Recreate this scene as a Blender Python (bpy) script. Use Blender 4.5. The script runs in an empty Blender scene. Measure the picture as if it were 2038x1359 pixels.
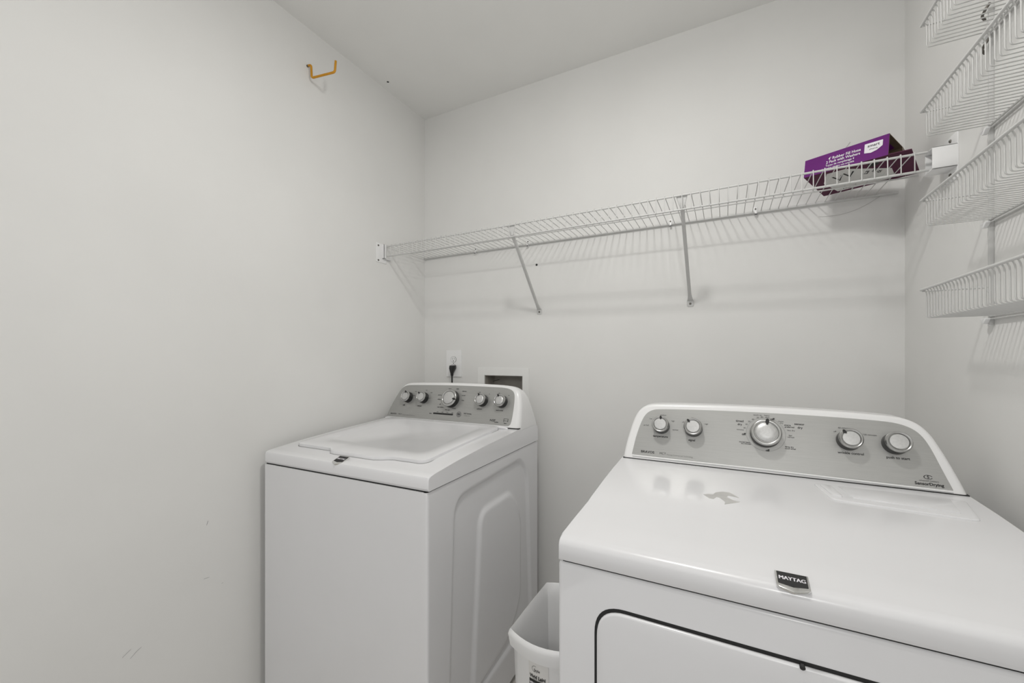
import bpy, bmesh, math, random
from mathutils import Vector, Matrix
random.seed(4)
S = bpy.context.scene
C = S.collection
R = math.radians

# ------------------------------------------------------------------ room numbers (metres)
XL, XR, YB, YF, ZC = -1.439, 0.51, 1.74, -0.55, 2.539      # left / right / back / front wall, ceiling
HC = 1.26                                                   # camera height

# ------------------------------------------------------------------ camera
cam = bpy.data.cameras.new('camera'); co = bpy.data.objects.new('camera', cam); C.objects.link(co)
cam.sensor_width = 36.0; cam.lens = 36.0 * 813.3 / 2038.0
cam.shift_y = 30.0 / 2038.0
cam.clip_start = 0.02
co.location = (0, 0, HC); co.rotation_euler = (R(90), 0, R(27.54))
S.camera = co

# ------------------------------------------------------------------ world, lamps, exposure
w = bpy.data.worlds.new('world'); S.world = w; w.use_nodes = True
bg = w.node_tree.nodes['Background']; bg.inputs[0].default_value = (1.0, 0.995, 0.98, 1); bg.inputs[1].default_value = 0.66

def area(name, loc, rot, sx, sy, power, col=(1, 1, 1), shape='RECTANGLE'):
    l = bpy.data.lights.new(name, 'AREA'); l.shape = shape; l.size = sx; l.size_y = sy
    l.energy = power; l.color = col
    o = bpy.data.objects.new(name, l); C.objects.link(o); o.location = loc; o.rotation_euler = rot
    return o
pl_ = bpy.data.lights.new('ceiling_lamp', 'POINT'); pl_.energy = 4.7; pl_.shadow_soft_size = 0.06; pl_.color = (1, 0.985, 0.955)
po_ = bpy.data.objects.new('ceiling_lamp', pl_); C.objects.link(po_); po_.location = (-0.28, 0.64, 2.40)
area('ceiling_lamp_diffuser', (-0.28, 0.64, 2.47), (0, 0, 0), 0.12, 0.12, 7.4, (1, 0.985, 0.955), 'DISK')
area('hall_lamp', (0.30, -1.20, 2.0), (R(65), 0, R(22)), 0.3, 0.3, 5.2, (1, 0.99, 0.975), 'DISK')

S.view_settings.view_transform = 'Standard'
S.view_settings.look = 'None'
S.view_settings.gamma = 1.0
S.view_settings.use_curve_mapping = False
S.view_settings.exposure = 0.04

# ------------------------------------------------------------------ materials
def lin(c):
    c = c / 255.0
    return c / 12.92 if c <= 0.04045 else ((c + 0.055) / 1.055) ** 2.4
def rgb(r, g, b): return (lin(r), lin(g), lin(b), 1)
def mat(name, col, rough=0.5, metal=0.0, noise=0.0, nscale=40.0, bump=0.0, bscale=200.0, coat=0.0, spec=0.5, aniso=None):
    m = bpy.data.materials.new(name); m.use_nodes = True
    nt = m.node_tree; b = nt.nodes['Principled BSDF']
    b.inputs['Base Color'].default_value = col; b.inputs['Roughness'].default_value = rough
    b.inputs['Metallic'].default_value = metal; b.inputs['Coat Weight'].default_value = coat
    b.inputs['Coat Roughness'].default_value = 0.08; b.inputs['Specular IOR Level'].default_value = spec
    tc = nt.nodes.new('ShaderNodeTexCoord')
    if noise > 0:
        n = nt.nodes.new('ShaderNodeTexNoise'); n.inputs['Scale'].default_value = nscale; n.inputs['Detail'].default_value = 5
        mp = nt.nodes.new('ShaderNodeMapping')
        if aniso: mp.inputs['Scale'].default_value = aniso
        nt.links.new(tc.outputs['Object'], mp.inputs['Vector']); nt.links.new(mp.outputs[0], n.inputs['Vector'])
        r = nt.nodes.new('ShaderNodeMapRange'); r.inputs[1].default_value = 0.3; r.inputs[2].default_value = 0.7
        r.inputs[3].default_value = 1 - noise; r.inputs[4].default_value = 1 + noise
        mx = nt.nodes.new('ShaderNodeVectorMath'); mx.operation = 'SCALE'
        mx.inputs[0].default_value = col[:3]
        nt.links.new(n.outputs['Fac'], r.inputs[0]); nt.links.new(r.outputs[0], mx.inputs['Scale'])
        nt.links.new(mx.outputs[0], b.inputs['Base Color'])
    if bump > 0:
        n2 = nt.nodes.new('ShaderNodeTexNoise'); n2.inputs['Scale'].default_value = bscale; n2.inputs['Detail'].default_value = 3
        bp = nt.nodes.new('ShaderNodeBump'); bp.inputs['Strength'].default_value = bump; bp.inputs['Distance'].default_value = 0.001
        nt.links.new(tc.outputs['Object'], n2.inputs['Vector']); nt.links.new(n2.outputs['Fac'], bp.inputs['Height'])
        nt.links.new(bp.outputs[0], b.inputs['Normal'])
    return m
M = dict(
    wall=mat('wall_paint', (0.790, 0.787, 0.772, 1), 0.62, noise=0.02, nscale=3, bump=0.12, bscale=180, spec=0.3),
    ceil=mat('ceiling_paint', (0.86, 0.857, 0.838, 1), 0.75, noise=0.015, nscale=4, bump=0.15, bscale=160, spec=0.2),
    floor=mat('floor_vinyl', (0.60, 0.575, 0.54, 1), 0.5, noise=0.12, nscale=9),
    trim=mat('trim_paint', (0.85, 0.85, 0.835, 1), 0.4, noise=0.01),
    enamel=mat('white_enamel', (0.79, 0.79, 0.805, 1), 0.26, noise=0.008, nscale=6, coat=0.3),
    plastic=mat('white_plastic', (0.86, 0.86, 0.86, 1), 0.3, noise=0.008, nscale=10, coat=0.2),
    wire=mat('white_coated_wire', (0.62, 0.62, 0.61, 1), 0.4, noise=0.02, nscale=60),
    panel=mat('brushed_silver_panel', (0.43, 0.43, 0.418, 1), 0.42, 0.6, noise=0.05, nscale=30, aniso=(0.6, 6, 40)),
    silver=mat('satin_silver', (0.50, 0.50, 0.49, 1), 0.24, 0.85, noise=0.03, nscale=80),
    disc=mat('spun_silver', (0.60, 0.60, 0.595, 1), 0.42, 0.6, noise=0.06, nscale=220),
    chrome=mat('chrome', (0.75, 0.75, 0.74, 1), 0.12, 1.0, noise=0.02),
    black=mat('black_plastic', (0.012, 0.012, 0.012, 1), 0.35, noise=0.1),
    ink=mat('black_ink', (0.015, 0.015, 0.015, 1), 0.6, noise=0.05),
    gap=mat('dark_gap', (0.02, 0.02, 0.02, 1), 0.8, noise=0.1),
    whiteink=mat('white_ink', (0.8, 0.78, 0.82, 1), 0.5, noise=0.02),
    greyink=mat('grey_ink', (0.22, 0.22, 0.215, 1), 0.5, noise=0.05),
    purple=mat('purple_card', (0.130, 0.007, 0.165, 1), 0.5, noise=0.05, nscale=25, spec=0.2),
    maroon=mat('maroon_card', (0.085, 0.015, 0.045, 1), 0.55, noise=0.06, nscale=25, spec=0.2),  # maroon underside, and purple end flap with its shade put into the colour
    card=mat('brown_cardboard', (0.16, 0.115, 0.072, 1), 0.85, noise=0.12, nscale=60),
    cardwhite=mat('white_card', (0.70, 0.69, 0.67, 1), 0.5, noise=0.03),
    yellow=mat('yellow_vinyl', rgb(208, 146, 22), 0.4, noise=0.06, nscale=80),
    screw=mat('steel_screw', (0.16, 0.15, 0.135, 1), 0.4, 0.8, noise=0.2, nscale=300),
    recess=mat('recess_plastic', (0.34, 0.32, 0.29, 1), 0.6, noise=0.06),
    blotch=mat('blotch_grey', (0.55, 0.545, 0.53, 1), 0.6, noise=0.05, nscale=60),
    scuff=mat('scuff_grey', (0.36, 0.36, 0.37, 1), 0.7, noise=0.1),
    bin=mat('bin_plastic', (0.78, 0.78, 0.78, 1), 0.35, noise=0.01, nscale=10),
    thread=mat('grey_thread', (0.42, 0.41, 0.40, 1), 0.8, noise=0.1),
)

# ------------------------------------------------------------------ helpers
def obj(name, bm, m, parent=None, smooth=None, bevel=0.0, seg=3):
    """link a bmesh as one mesh object (smooth: auto-smooth angle in degrees)"""
    if bevel > 0:
        ed = [e for e in bm.edges if len(e.link_faces) == 2 and e.calc_face_angle(0) > R(28)]
        bmesh.ops.bevel(bm, geom=ed, offset=bevel, segments=seg, profile=0.5, affect='EDGES', clamp_overlap=True)
        if smooth is None: smooth = 40
    bmesh.ops.recalc_face_normals(bm, faces=bm.faces[:])
    me = bpy.data.meshes.new(name); bm.to_mesh(me); bm.free()
    mats = m if isinstance(m, list) else [m]
    for q in mats: me.materials.append(q)
    o = bpy.data.objects.new(name, me); C.objects.link(o)
    if smooth:
        for p in me.polygons: p.use_smooth = True
        me.set_sharp_from_angle(angle=R(smooth))
    if parent: o.parent = parent
    return o
def thing(name, label, cat, loc=(0, 0, 0), rotz=0, group=None):
    o = bpy.data.objects.new(name, None); C.objects.link(o); o.location = loc; o.rotation_euler = (0, 0, rotz)
    o.empty_display_size = 0.05
    o['label'] = label; o['category'] = cat
    if group: o['group'] = group
    return o
def tag(o, label, cat, group=None):
    o['label'] = label; o['category'] = cat
    if group: o['group'] = group
    return o
def struct(name, bm, m):
    o = obj(name, bm, m); o['kind'] = 'structure'; return o
def NB(): return bmesh.new()
def box(bm, x0, x1, y0, y1, z0, z1, mtx=None):
    v = [bm.verts.new((x, y, z)) for z in (z0, z1) for y in (y0, y1) for x in (x0, x1)]
    for f in ((0, 1, 3, 2), (4, 6, 7, 5), (0, 4, 5, 1), (2, 3, 7, 6), (0, 2, 6, 4), (1, 5, 7, 3)):
        bm.faces.new([v[i] for i in f])
    if mtx: bmesh.ops.transform(bm, matrix=mtx, verts=v)
    return v
def rings(bm, rs, cap=True, closed=True):
    """loft list of rings (lists of Vector) with equal counts"""
    vs = [[bm.verts.new(p) for p in r] for r in rs]
    n = len(vs[0])
    for a, b in zip(vs, vs[1:]):
        for i in range(n if closed else n - 1):
            j = (i + 1) % n
            bm.faces.new((a[i], a[j], b[j], b[i]))
    if cap:
        bm.faces.new(vs[0][::-1]); bm.faces.new(vs[-1])
    return vs
def fillet(pts, r, n=4):
    out = [Vector(pts[0])]
    for a, b, c in zip(pts, pts[1:], pts[2:]):
        a, b, c = Vector(a), Vector(b), Vector(c)
        u, v = (a - b), (c - b); k = min(r, u.length * .49, v.length * .49)
        p, q = b + u.normalized() * k, b + v.normalized() * k
        for i in range(n + 1):
            t = i / n; out.append((1 - t) ** 2 * p + 2 * t * (1 - t) * b + t * t * q)
    out.append(Vector(pts[-1]))
    return out
def tube(bm, pts, r, n=8, fil=0.0, fn=4, cap=True):
    pts = [Vector(p) for p in pts]
    if fil: pts = fillet(pts, fil, fn)
    rs = []; prev = None
    for i, p in enumerate(pts):
        d = (pts[min(i + 1, len(pts) - 1)] - pts[max(i - 1, 0)]).normalized()
        if prev is None:
            a = Vector((0, 0, 1)) if abs(d.z) < .9 else Vector((1, 0, 0))
            s = d.cross(a).normalized()
        else:
            s = (prev - d * prev.dot(d)).normalized()
        t = d.cross(s); prev = s
        rr = r[i] if isinstance(r, (list, tuple)) else r
        rs.append([p + (s * math.cos(k * 2 * math.pi / n) + t * math.sin(k * 2 * math.pi / n)) * rr for k in range(n)])
    rings(bm, rs, cap)
def lathe(bm, prof, mtx, n=40):
    """prof: list of (radius, height); axis = local z of mtx"""
    rs = [[mtx @ Vector((r * math.cos(k * 2 * math.pi / n), r * math.sin(k * 2 * math.pi / n), h)) for k in range(n)] for r, h in prof]
    rings(bm, rs, True)
def prism(bm, poly, h0, h1, mtx=None):
    """poly: (x, y) outline, extruded h0..h1 along local z"""
    mtx = mtx or Matrix()
    return rings(bm, [[mtx @ Vector((x, y, h)) for x, y in poly] for h in (h0, h1)])
def rounded(poly, rad, n=6):
    """round the corners of a closed polygon; rad scalar or per-vertex"""
    out = []; L = len(poly)
    for i in range(L):
        a, b, c = Vector(poly[i - 1]), Vector(poly[i]), Vector(poly[(i + 1) % L])
        r = rad[i] if isinstance(rad, (list, tuple)) else rad
        if r <= 0: out.append(tuple(b)); continue
        u, v = a - b, c - b; k = min(r, u.length * .49, v.length * .49)
        p, q = b + u.normalized() * k, b + v.normalized() * k
        for j in range(n + 1):
            t = j / n; w_ = (1 - t) ** 2 * p + 2 * t * (1 - t) * b + t * t * q
            out.append((w_.x, w_.y))
    return out
def frame(o, ex, ey, ez):
    m = Matrix.Identity(4)
    for i in range(3):
        m[i][0] = ex[i]; m[i][1] = ey[i]; m[i][2] = ez[i]; m[i][3] = o[i]
    return m
_fc = {}
def text(bm, s, size, mtx, align='CENTER', bold=0.0, sx=1.0):
    """lettering: glyph meshes appended to bm, lying in the xy plane of mtx"""
    key = (s, size, align, bold)
    if key not in _fc:
        cu = bpy.data.curves.new('lettering_curve', 'FONT'); cu.body = s; cu.size = size
        cu.align_x = align; cu.align_y = 'CENTER'; cu.offset = bold; cu.resolution_u = 3
        ob = bpy.data.objects.new('lettering_source', cu)
        me = bpy.data.meshes.new_from_object(ob)
        _fc[key] = me
        bpy.data.objects.remove(ob); bpy.data.curves.remove(cu)
    me = _fc[key]
    t = bmesh.new(); t.from_mesh(me)
    mm = mtx @ Matrix.Diagonal((sx, 1, 1, 1))
    vm = [bm.verts.new(mm @ v.co) for v in t.verts]
    for f in t.faces:
        try: bm.faces.new([vm[v.index] for v in f.verts])
        except ValueError: pass
    t.free()
def screw(name, parent, loc, axis, r=0.004, h=0.003, label=None):
    z = Vector(axis).normalized(); a = Vector((0, 0, 1)) if abs(z.z) < .9 else Vector((1, 0, 0))
    x = a.cross(z).normalized(); y = z.cross(x)
    bm = NB(); lathe(bm, [(r, -0.001), (r, h * .4), (r * .7, h), (r * .25, h * 1.02), (r * .2, h * .6)], frame(Vector(loc), x, y, z), 14)
    o = obj(name, bm, M['screw'], parent, smooth=35)
    return o

# ------------------------------------------------------------------ room shell
T = 0.1
bm = NB(); box(bm, XL - T, XR + T, YF - T, YB + 0.2, -0.1, 0); struct('floor', bm, M['floor'])
bm = NB(); box(bm, XL - T, XR + T, YF - T, YB + 0.2, ZC, ZC + 0.1); struct('ceiling', bm, M['ceil'])
bm = NB(); box(bm, XL - T, XL, YF - T, YB + 0.2, 0, ZC); struct('wall_left', bm, M['wall'])
bm = NB(); box(bm, XR, XR + T, YF - T, YB + 0.2, 0, ZC); struct('wall_right', bm, M['wall'])
# back wall with the washer outlet-box opening
OX0, OX1, OZ0, OZ1 = -1.060, -0.850, 0.995, 1.168
bm = NB()
box(bm, XL, OX0, YB, YB + 0.14, 0, ZC); box(bm, OX1, XR, YB, YB + 0.14, 0, ZC)
box(bm, OX0, OX1, YB, YB + 0.14, 0, OZ0); box(bm, OX0, OX1, YB, YB + 0.14, OZ1, ZC)
struct('wall_back', bm, M['wall'])
# unseen front wall behind the camera; doorway widened to let in world fill light
bm = NB()
box(bm, XL, -1.22, YF - T, YF, 0, ZC); box(bm, 0.42, XR, YF - T, YF, 0, ZC); box(bm, -1.22, 0.42, YF - T, YF, 2.10, ZC)
struct('wall_front', bm, M['wall'])
bm = NB(); box(bm, XL, XR, YB - 0.014, YB, 0, 0.085); o = struct('baseboard_back', bm, M['trim'])
bm = NB(); box(bm, XL, XL + 0.014, YF, YB - 0.014, 0, 0.085); struct('baseboard_left', bm, M['trim'])
bm = NB(); box(bm, XR - 0.014, XR, YF, YB - 0.014, 0, 0.085); struct('baseboard_right', bm, M['trim'])

# ------------------------------------------------------------------ small scuffs on the left wall
WL = bpy.data.objects['wall_left']
def scuff(pts, wd):
    bm = NB(); P = [Vector((XL + 0.0004, y, z)) for y, z in pts]
    a = []; b = []
    for i, p in enumerate(P):
        d = (P[min(i + 1, len(P) - 1)] - P[max(i - 1, 0)]).normalized(); s = Vector((1, 0, 0)).cross(d)
        k = wd * (0.35 + 0.65 * math.sin(math.pi * (i + .5) / len(P)))
        a.append(p + s * k); b.append(p - s * k)
    va = [bm.verts.new(p) for p in a]; vb = [bm.verts.new(p) for p in b]
    for i in range(len(P) - 1): bm.faces.new((va[i], va[i + 1], vb[i + 1], vb[i]))
    obj('scuff_mark', bm, M['scuff'], WL)
scuff([(0.696, 0.745), (0.694, 0.738), (0.692, 0.732)], 0.0009)
scuff([(0.684, 0.568), (0.692, 0.567), (0.700, 0.566)], 0.0006)
scuff([(0.735, 0.530), (0.740, 0.529)], 0.0005)
scuff([(0.490, 0.449), (0.500, 0.456), (0.509, 0.461)], 0.0006)
scuff([(0.507, 0.436), (0.520, 0.447), (0.531, 0.453)], 0.0007)
scuff([(0.365, 0.405), (0.385, 0.412), (0.402, 0.417)], 0.0006)
scuff([(0.425, 0.410), (0.436, 0.414)], 0.0006)

# ================================================================== knobs and lettering for both machines
def knob(parent, mtx, r, h, ang=None, name='knob'):
    """mtx: z axis out of the panel.  ang: pointer angle (deg, 90 = up)"""
    bm = NB(); lathe(bm, [(r * 1.0, 0), (r * 0.99, h * .35), (r * 0.965, h * .82), (r * .96, h * .86)], mtx, 48)
    k = obj(name, bm, M['black'], parent, smooth=40)
    bm = NB()
    lathe(bm, [(r * .955, h * .84), (r, h * .88), (r * .985, h * .97), (r * .90, h * 1.05), (r * .80, h * 1.03), (r * .755, h * .965), (r * .755, h * .88)], mtx, 48)
    b_ = obj('bezel', bm, M['silver'], k, smooth=50); b_['label'] = 'silver ring of the knob'
    bm = NB()
    lathe(bm, [(r * .70, h * .80), (r * .70, h * 1.0), (r * .67, h * 1.035), (r * .3, h * 1.05), (r * .05, h * 1.05)], mtx, 48)
    f_ = obj('knob_face', bm, M['disc'], k, smooth=50); f_['label'] = 'spun silver knob face'
    if ang is not None:
        d = Vector((math.cos(R(ang)), math.sin(R(ang)))); s = Vector((-d.y, d.x))
        pl = []
        for t in range(16):
            a = t / 16 * 2 * math.pi
            rad = r * .135 * (1.0 + 0.45 * max(0, -math.cos(a)) ** 3)
            c = d * (r * .83) + d * math.cos(a) * rad * 1.35 + s * math.sin(a) * rad * .85
            pl.append((c.x, c.y))
        bm = NB(); prism(bm, pl, h * 1.0, h * 1.10, mtx)
        p_ = obj('pointer', bm, M['black'], k); p_['label'] = 'black pointer on the knob rim'
    return k

def console_matrix(o3):
    t = R(21)
    return frame(Vector(o3), Vector((1, 0, 0)), Vector((0, math.sin(t), math.cos(t))), Vector((0, -math.cos(t), math.sin(t))))

def console_body(outline, mtx, yback, bev, slope=0.0):
    """outline in face coords -> closed solid reaching back to y=yback (vertical back), rounded front edge"""
    bm = NB()
    n = len(outline)
    cx = sum(p[0] for p in outline) / n; cy = sum(p[1] for p in outline) / n
    rs = []
    steps = 6
    for i in range(steps + 1):
        a = i / steps * math.pi / 2
        off = bev * (1 - math.sin(a)); dep = -bev * (1 - math.cos(a))
        ring = []
        for j in range(n):
            p, q, r_ = Vector(outline[j - 1]), Vector(outline[j]), Vector(outline[(j + 1) % n])
            e1 = (q - p).normalized(); e2 = (r_ - q).normalized()
            n1 = Vector((-e1.y, e1.x)); n2 = Vector((-e2.y, e2.x))
            nn = (n1 + n2).normalized()
            k = off / max(0.5, nn.dot(n1))
            s = q - nn * k if inward < 0 else q + nn * k
            if q.y < 0.004: s.y = q.y                      # bottom edge stays on the deck
            ring.append(mtx @ Vector((s.x, s.y, dep)))
        rs.append(ring)
    last = []
    for v in rs[-1]:
        last.append(Vector((v.x, yback - 0.012 - slope * max(0, v.z - mtx.translation.z), v.z)))
    rs.append(last)
    rs.append([Vector((v.x + (mtx @ Vector((cx, 0, 0)) - v).x * 0.03, v.y + 0.012, v.z - 0.003 if v.z > mtx.translation.z + .02 else v.z)) for v in last])
    rings(bm, rs)
    return bm
inward = 1

# ================================================================== DRYER (world-aligned)
DX0, DX1, DY0, DY1 = -0.267, 0.456, 0.686, 1.40
dryer = thing('clothes_dryer', 'wide white front-loading clothes dryer on the right, with silver five-knob control panel', 'dryer', (0.0945, 1.04, 0))
def dl(p): return (p[0] - 0.0945, p[1] - 1.04, p[2])
DO = Matrix.Translation((-0.0945, -1.04, 0))
def dobj(name, bm, m, parent=dryer, **k):
    bmesh.ops.transform(bm, matrix=DO, verts=bm.verts[:])
    return obj(name, bm, m, parent, **k)
# cabinet: front panel with door recess
bm = NB(); box(bm, DX0, DX1, DY0 + 0.006, DY1, 0.02, 0.8925)
dobj('cabinet', bm, M['enamel'], bevel=0.007, seg=4)
# door: rounded panel set in a dark gap on the front
def rr(x0, x1, z0, z1, r, n=10): return rounded([(x0, z0), (x1, z0), (x1, z1), (x0, z1)], r, n)
mf = frame(Vector((0, DY0 + 0.006, 0)), Vector((1, 0, 0)), Vector((0, 0, 1)), Vector((0, -1, 0)))
bm = NB(); prism(bm, rr(-0.200, 0.389, 0.20, 0.836, 0.052), -0.004, 0.0006, mf)
dobj('door_gap', bm, M['gap'])
bm = NB(); prism(bm, rr(-0.195, 0.384, 0.205, 0.831, 0.048), -0.002, 0.007, mf)
dobj('door', bm, M['enamel'], bevel=0.004, seg=3)
bm = NB(); lathe(bm, [(0.0035, 0), (0.0035, 0.004), (0.002, 0.005)], frame(Vector((0.0945, DY0 + 0.0, 0.8325)), Vector((1, 0, 0)), Vector((0, 0, 1)), Vector((0, -1, 0))), 12)
dobj('latch', bm, M['black'])
for x in (DX0 + 0.05, DX1 - 0.05):
    for y in (DY0 + 0.06, DY1 - 0.05):
        bm = NB(); lathe(bm, [(0.018, 0), (0.018, 0.012), (0.01, 0.014), (0.01, 0.024)], Matrix.Translation((x, y, 0)), 16)
        dobj('foot', bm, M['black'])
# top panel, extruded side profile
bm = NB()
prof = [(DY0 + .004, .8965), (DY0 + .001, .903), (DY0 + .001, .9235), (DY0 + .0045, .9305), (DY0 + .011, .9345), (DY0 + .022, .9362), (.78, .9405), (.868, .9445), (.89, .9475), (1.0, .957), (1.10, .9635), (1.2, .9675), (1.30, .9685), (DY1 - .004, .9685), (DY1 - .001, .96), (DY1, .8965)]
rings(bm, [[Vector((x, y, z)) for y, z in prof] for x in (DX0 + .002, DX1 - .002)])
ed = [e for e in bm.edges if abs(e.verts[0].co.x - e.verts[1].co.x) < 1e-6 and min(e.verts[0].co.z, e.verts[1].co.z) > .90]
bmesh.ops.bevel(bm, geom=ed, offset=0.008, segments=4, profile=0.5, affect='EDGES', clamp_overlap=True)
dobj('top_panel', bm, M['enamel'], smooth=32)
bm = NB(); box(bm, DX0 + .008, DX1 - .008, DY0 + .010, DY1 - .01, .888, .900)
dobj('seam', bm, M['gap'])
def dtop(y):
    for (a, za), (b, zb) in zip(prof[4:13], prof[5:14]):
        if a <= y <= b: return za + (zb - za) * (y - a) / (b - a)
    return .9685
# lint screen lid at the right rear of the top
def plate(bm, pts, h, zf, zlow=-0.002):
    lo = [Vector((x, y, zf(y) + zlow)) for x, y in pts]; hi = [Vector((x, y, zf(y) + h)) for x, y in pts]
    rings(bm, [lo, hi])
bm = NB(); plate(bm, rounded([(0.180, 1.158), (0.197, 1.063), (0.412, 1.048), (0.432, 1.158)], 0.012, 4), 0.0028, dtop)
lid = dobj('lint_lid', bm, M['enamel'], bevel=0.0022, seg=3)
bm = NB(); plate(bm, [(0.225, 1.150), (0.236, 1.083), (0.394, 1.073), (0.406, 1.150)], 0.0046, dtop)
dobj('lid_panel', bm, M['enamel'], lid, bevel=0.0014, seg=2)
bm = NB(); plate(bm, rounded([(0.190, 1.148), (0.202, 1.082), (0.220, 1.080), (0.212, 1.148)], 0.006, 4), 0.0052, dtop)
dobj('finger_grip', bm, M['enamel'], lid, bevel=0.002, seg=2)
# flat grey patch of irregular outline on the top
def on_dtop(px, py, z=0.962):
    f = 813.3; u = (px - 1019) / f; v = -(py - 709.5) / f; yw = R(27.54)
    d = Vector((math.cos(yw) * u - math.sin(yw), math.sin(yw) * u + math.cos(yw), v))
    for _ in range(4):
        p = d * ((z - HC) / d.z); z = dtop(p.y)
    return (p.x, p.y)
blotch_px = [(1400, 984), (1408, 983), (1419, 984), (1424, 980), (1438, 978.5), (1452, 980), (1463, 986), (1471, 991), (1458, 988), (1449, 986.5), (1446, 989), (1460, 996), (1473, 999), (1463, 1001), (1450, 1003), (1442, 1004), (1443, 999), (1437, 994), (1431, 990), (1426, 989), (1420, 993), (1412, 992)]
bm = NB(); plate(bm, [on_dtop(*p) for p in blotch_px], 0.0003, dtop, 0.0)
dobj('grey_blotch', bm, M['blotch'])
# control console
DM = console_matrix((0, 1.2, 0.968))
do = [(-0.263, 0.0), (-0.258, 0.045), (-0.240, 0.122), (-0.2235, 0.150), (-0.206, 0.1615), (-0.186, 0.1665), (-0.05, 0.1715), (0.0945, 0.173), (0.24, 0.1715), (0.350, 0.1665), (0.375, 0.160), (0.394, 0.149), (0.409, 0.130), (0.4195, 0.106), (0.432, 0.072), (0.447, 0.025), (0.4535, 0.0)]
do = do[::-1][::-1]
def smooth_outline(p, keep=2, it=1):
    for _ in range(it):
        out = [p[0]]
        for a, b in zip(p, p[1:]):
            a, b = Vector(a), Vector(b)
            out += [tuple(a * .75 + b * .25), tuple(a * .25 + b * .75)]
        out.append(p[-1]); p = out
    return p
do = smooth_outline(do, it=2)
inward = -1
bm = console_body(do, DM, 1.365, 0.010, .25)
cons = dobj('control_console', bm, M['plastic'], smooth=32)
dp = [(-0.238, 0.0125), (-0.229, 0.068), (-0.216, 0.114), (-0.2045, 0.1345), (-0.190, 0.1445), (-0.172, 0.149), (-0.05, 0.1535), (0.0945, 0.155), (0.24, 0.1535), (0.335, 0.150), (0.362, 0.1445), (0.382, 0.134), (0.3955, 0.117), (0.406, 0.090), (0.417, 0.050), (0.4295, 0.0085)]
dp = smooth_outline(dp, it=2)
bm = NB(); prism(bm, dp, -0.002, 0.0012, DM)
pan = dobj('control_panel', bm, M['panel'], cons); pan['label'] = 'brushed silver panel face'
# thin bright lip under the panel
bm = NB(); tube(bm, [DM @ Vector((-0.236, 0.0085, 0.001)), DM @ Vector((0.0945, 0.0085, 0.0025)), DM @ Vector((0.428, 0.0045, 0.001))], 0.0022, 8)
dobj('panel_lip', bm, M['plastic'], cons, smooth=60)
bm = NB(); box(bm, -0.262, 0.4535, 1.1988, 1.36, 0.9655, 0.9695)
dobj('console_gap', bm, M['gap'], cons)
dknobs = [(-0.1614, 0.0995, 0.0225, 88), (-0.0774, 0.0992, 0.0232, 128), (0.0919, 0.0980, 0.0340, 84), (0.2602, 0.0980, 0.0235, 128), (0.3443, 0.0982, 0.024, None)]
hK = 0.029
for u, v, r, a in dknobs:
    m_ = DO @ DM @ Matrix.Translation((u, v, 0.0012))
    knob(dryer, m_, r, hK, a, 'start_button' if a is None else 'control_knob')
# thin ring printed round the big dial
bm = NB()
n = 64
for rr_, dd in ((0.0435, 0.00035),):
    a0 = [bm.verts.new(DM @ Vector((0.0924 + math.cos(k * 2 * math.pi / n) * rr_, 0.0985 + math.sin(k * 2 * math.pi / n) * rr_, 0.0016))) for k in range(n)]
    a1 = [bm.verts.new(DM @ Vector((0.0924 + math.cos(k * 2 * math.pi / n) * (rr_ - dd * 1.5), 0.0985 + math.sin(k * 2 * math.pi / n) * (rr_ - dd * 1.5), 0.0016))) for k in range(n)]
    for k in range(n): bm.faces.new((a0[k], a0[(k + 1) % n], a1[(k + 1) % n], a1[k]))
dobj('dial_ring', bm, M['greyink'], cons)
# lettering
bm = NB()
def dt(s, u, v, size, align='CENTER', bold=0.0, sx=1.0):
    b_ = NB(); text(b_, s, size, DM @ Matrix.Translation((u, v, 0.0016)), align, bold, sx)
    dobj('printed_word', b_, M['ink'], cons)
SM = 0.0052
dt('BRAVOS', -0.2135, 0.0222, 0.0088, 'LEFT', 0.00022, 1.12)
dt('MCT', -0.1630, 0.0220, 0.0080, 'LEFT', 0.0)
dt('temperature', -0.163, 0.0695, 0.0078, bold=0.0002)
dt('air fluff', -0.2035, 0.0985, SM); dt('low', -0.1915, 0.1185, SM); dt('medium', -0.158, 0.1315, SM)
dt('high', -0.131, 0.116, SM); dt('sanitize', -0.124, 0.0915, SM)
dt('signal', -0.081, 0.0665, 0.0078, bold=0.0002); dt('off', -0.1045, 0.115, SM); dt('low', -0.0795, 0.1285, SM); dt('high', -0.0455, 0.114, SM)
dt('timed', 0.0345, 0.1285, 0.0078, bold=0.00015); dt('dry', 0.0345, 0.1195, 0.0078, bold=0.00015)
dt('sensor', 0.1655, 0.130, 0.0078, bold=0.00015); dt('dry', 0.1665, 0.121, 0.0078, bold=0.00015)
dt('minutes', 0.0355, 0.1055, SM); dt('off', 0.0435, 0.094, 0.0082, bold=0.0003)
for s, a in (('30', 164), ('40', 150), ('50', 137), ('60', 124), ('70', 110), ('80', 98)):
    dt(s, 0.0924 + math.cos(R(a)) * 0.049, 0.0985 + math.sin(R(a)) * 0.0445, SM)
dt('touch up', 0.0755, 0.1475, SM); dt('heavy', 0.0965, 0.1475, SM); dt('duty', 0.0975, 0.1425, SM)
dt('off', 0.1085, 0.1385, 0.0082, bold=0.0003)
dt('more', 0.1265, 0.1345, SM); dt('dry', 0.128, 0.130, SM)
dt('energy', 0.1405, 0.1255, SM, bold=0.0001); dt('preferred', 0.1445, 0.1208, SM, bold=0.0001)
dt('less dry', 0.1475, 0.1125, SM); dt('fast', 0.1455, 0.0995, SM); dt('refresh', 0.1465, 0.0950, SM)
dt('normal heavy', 0.0450, 0.0735, SM * .9, bold=0.0001); dt('dry minutes', 0.0480, 0.0695, SM * .9, bold=0.0001)
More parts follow.
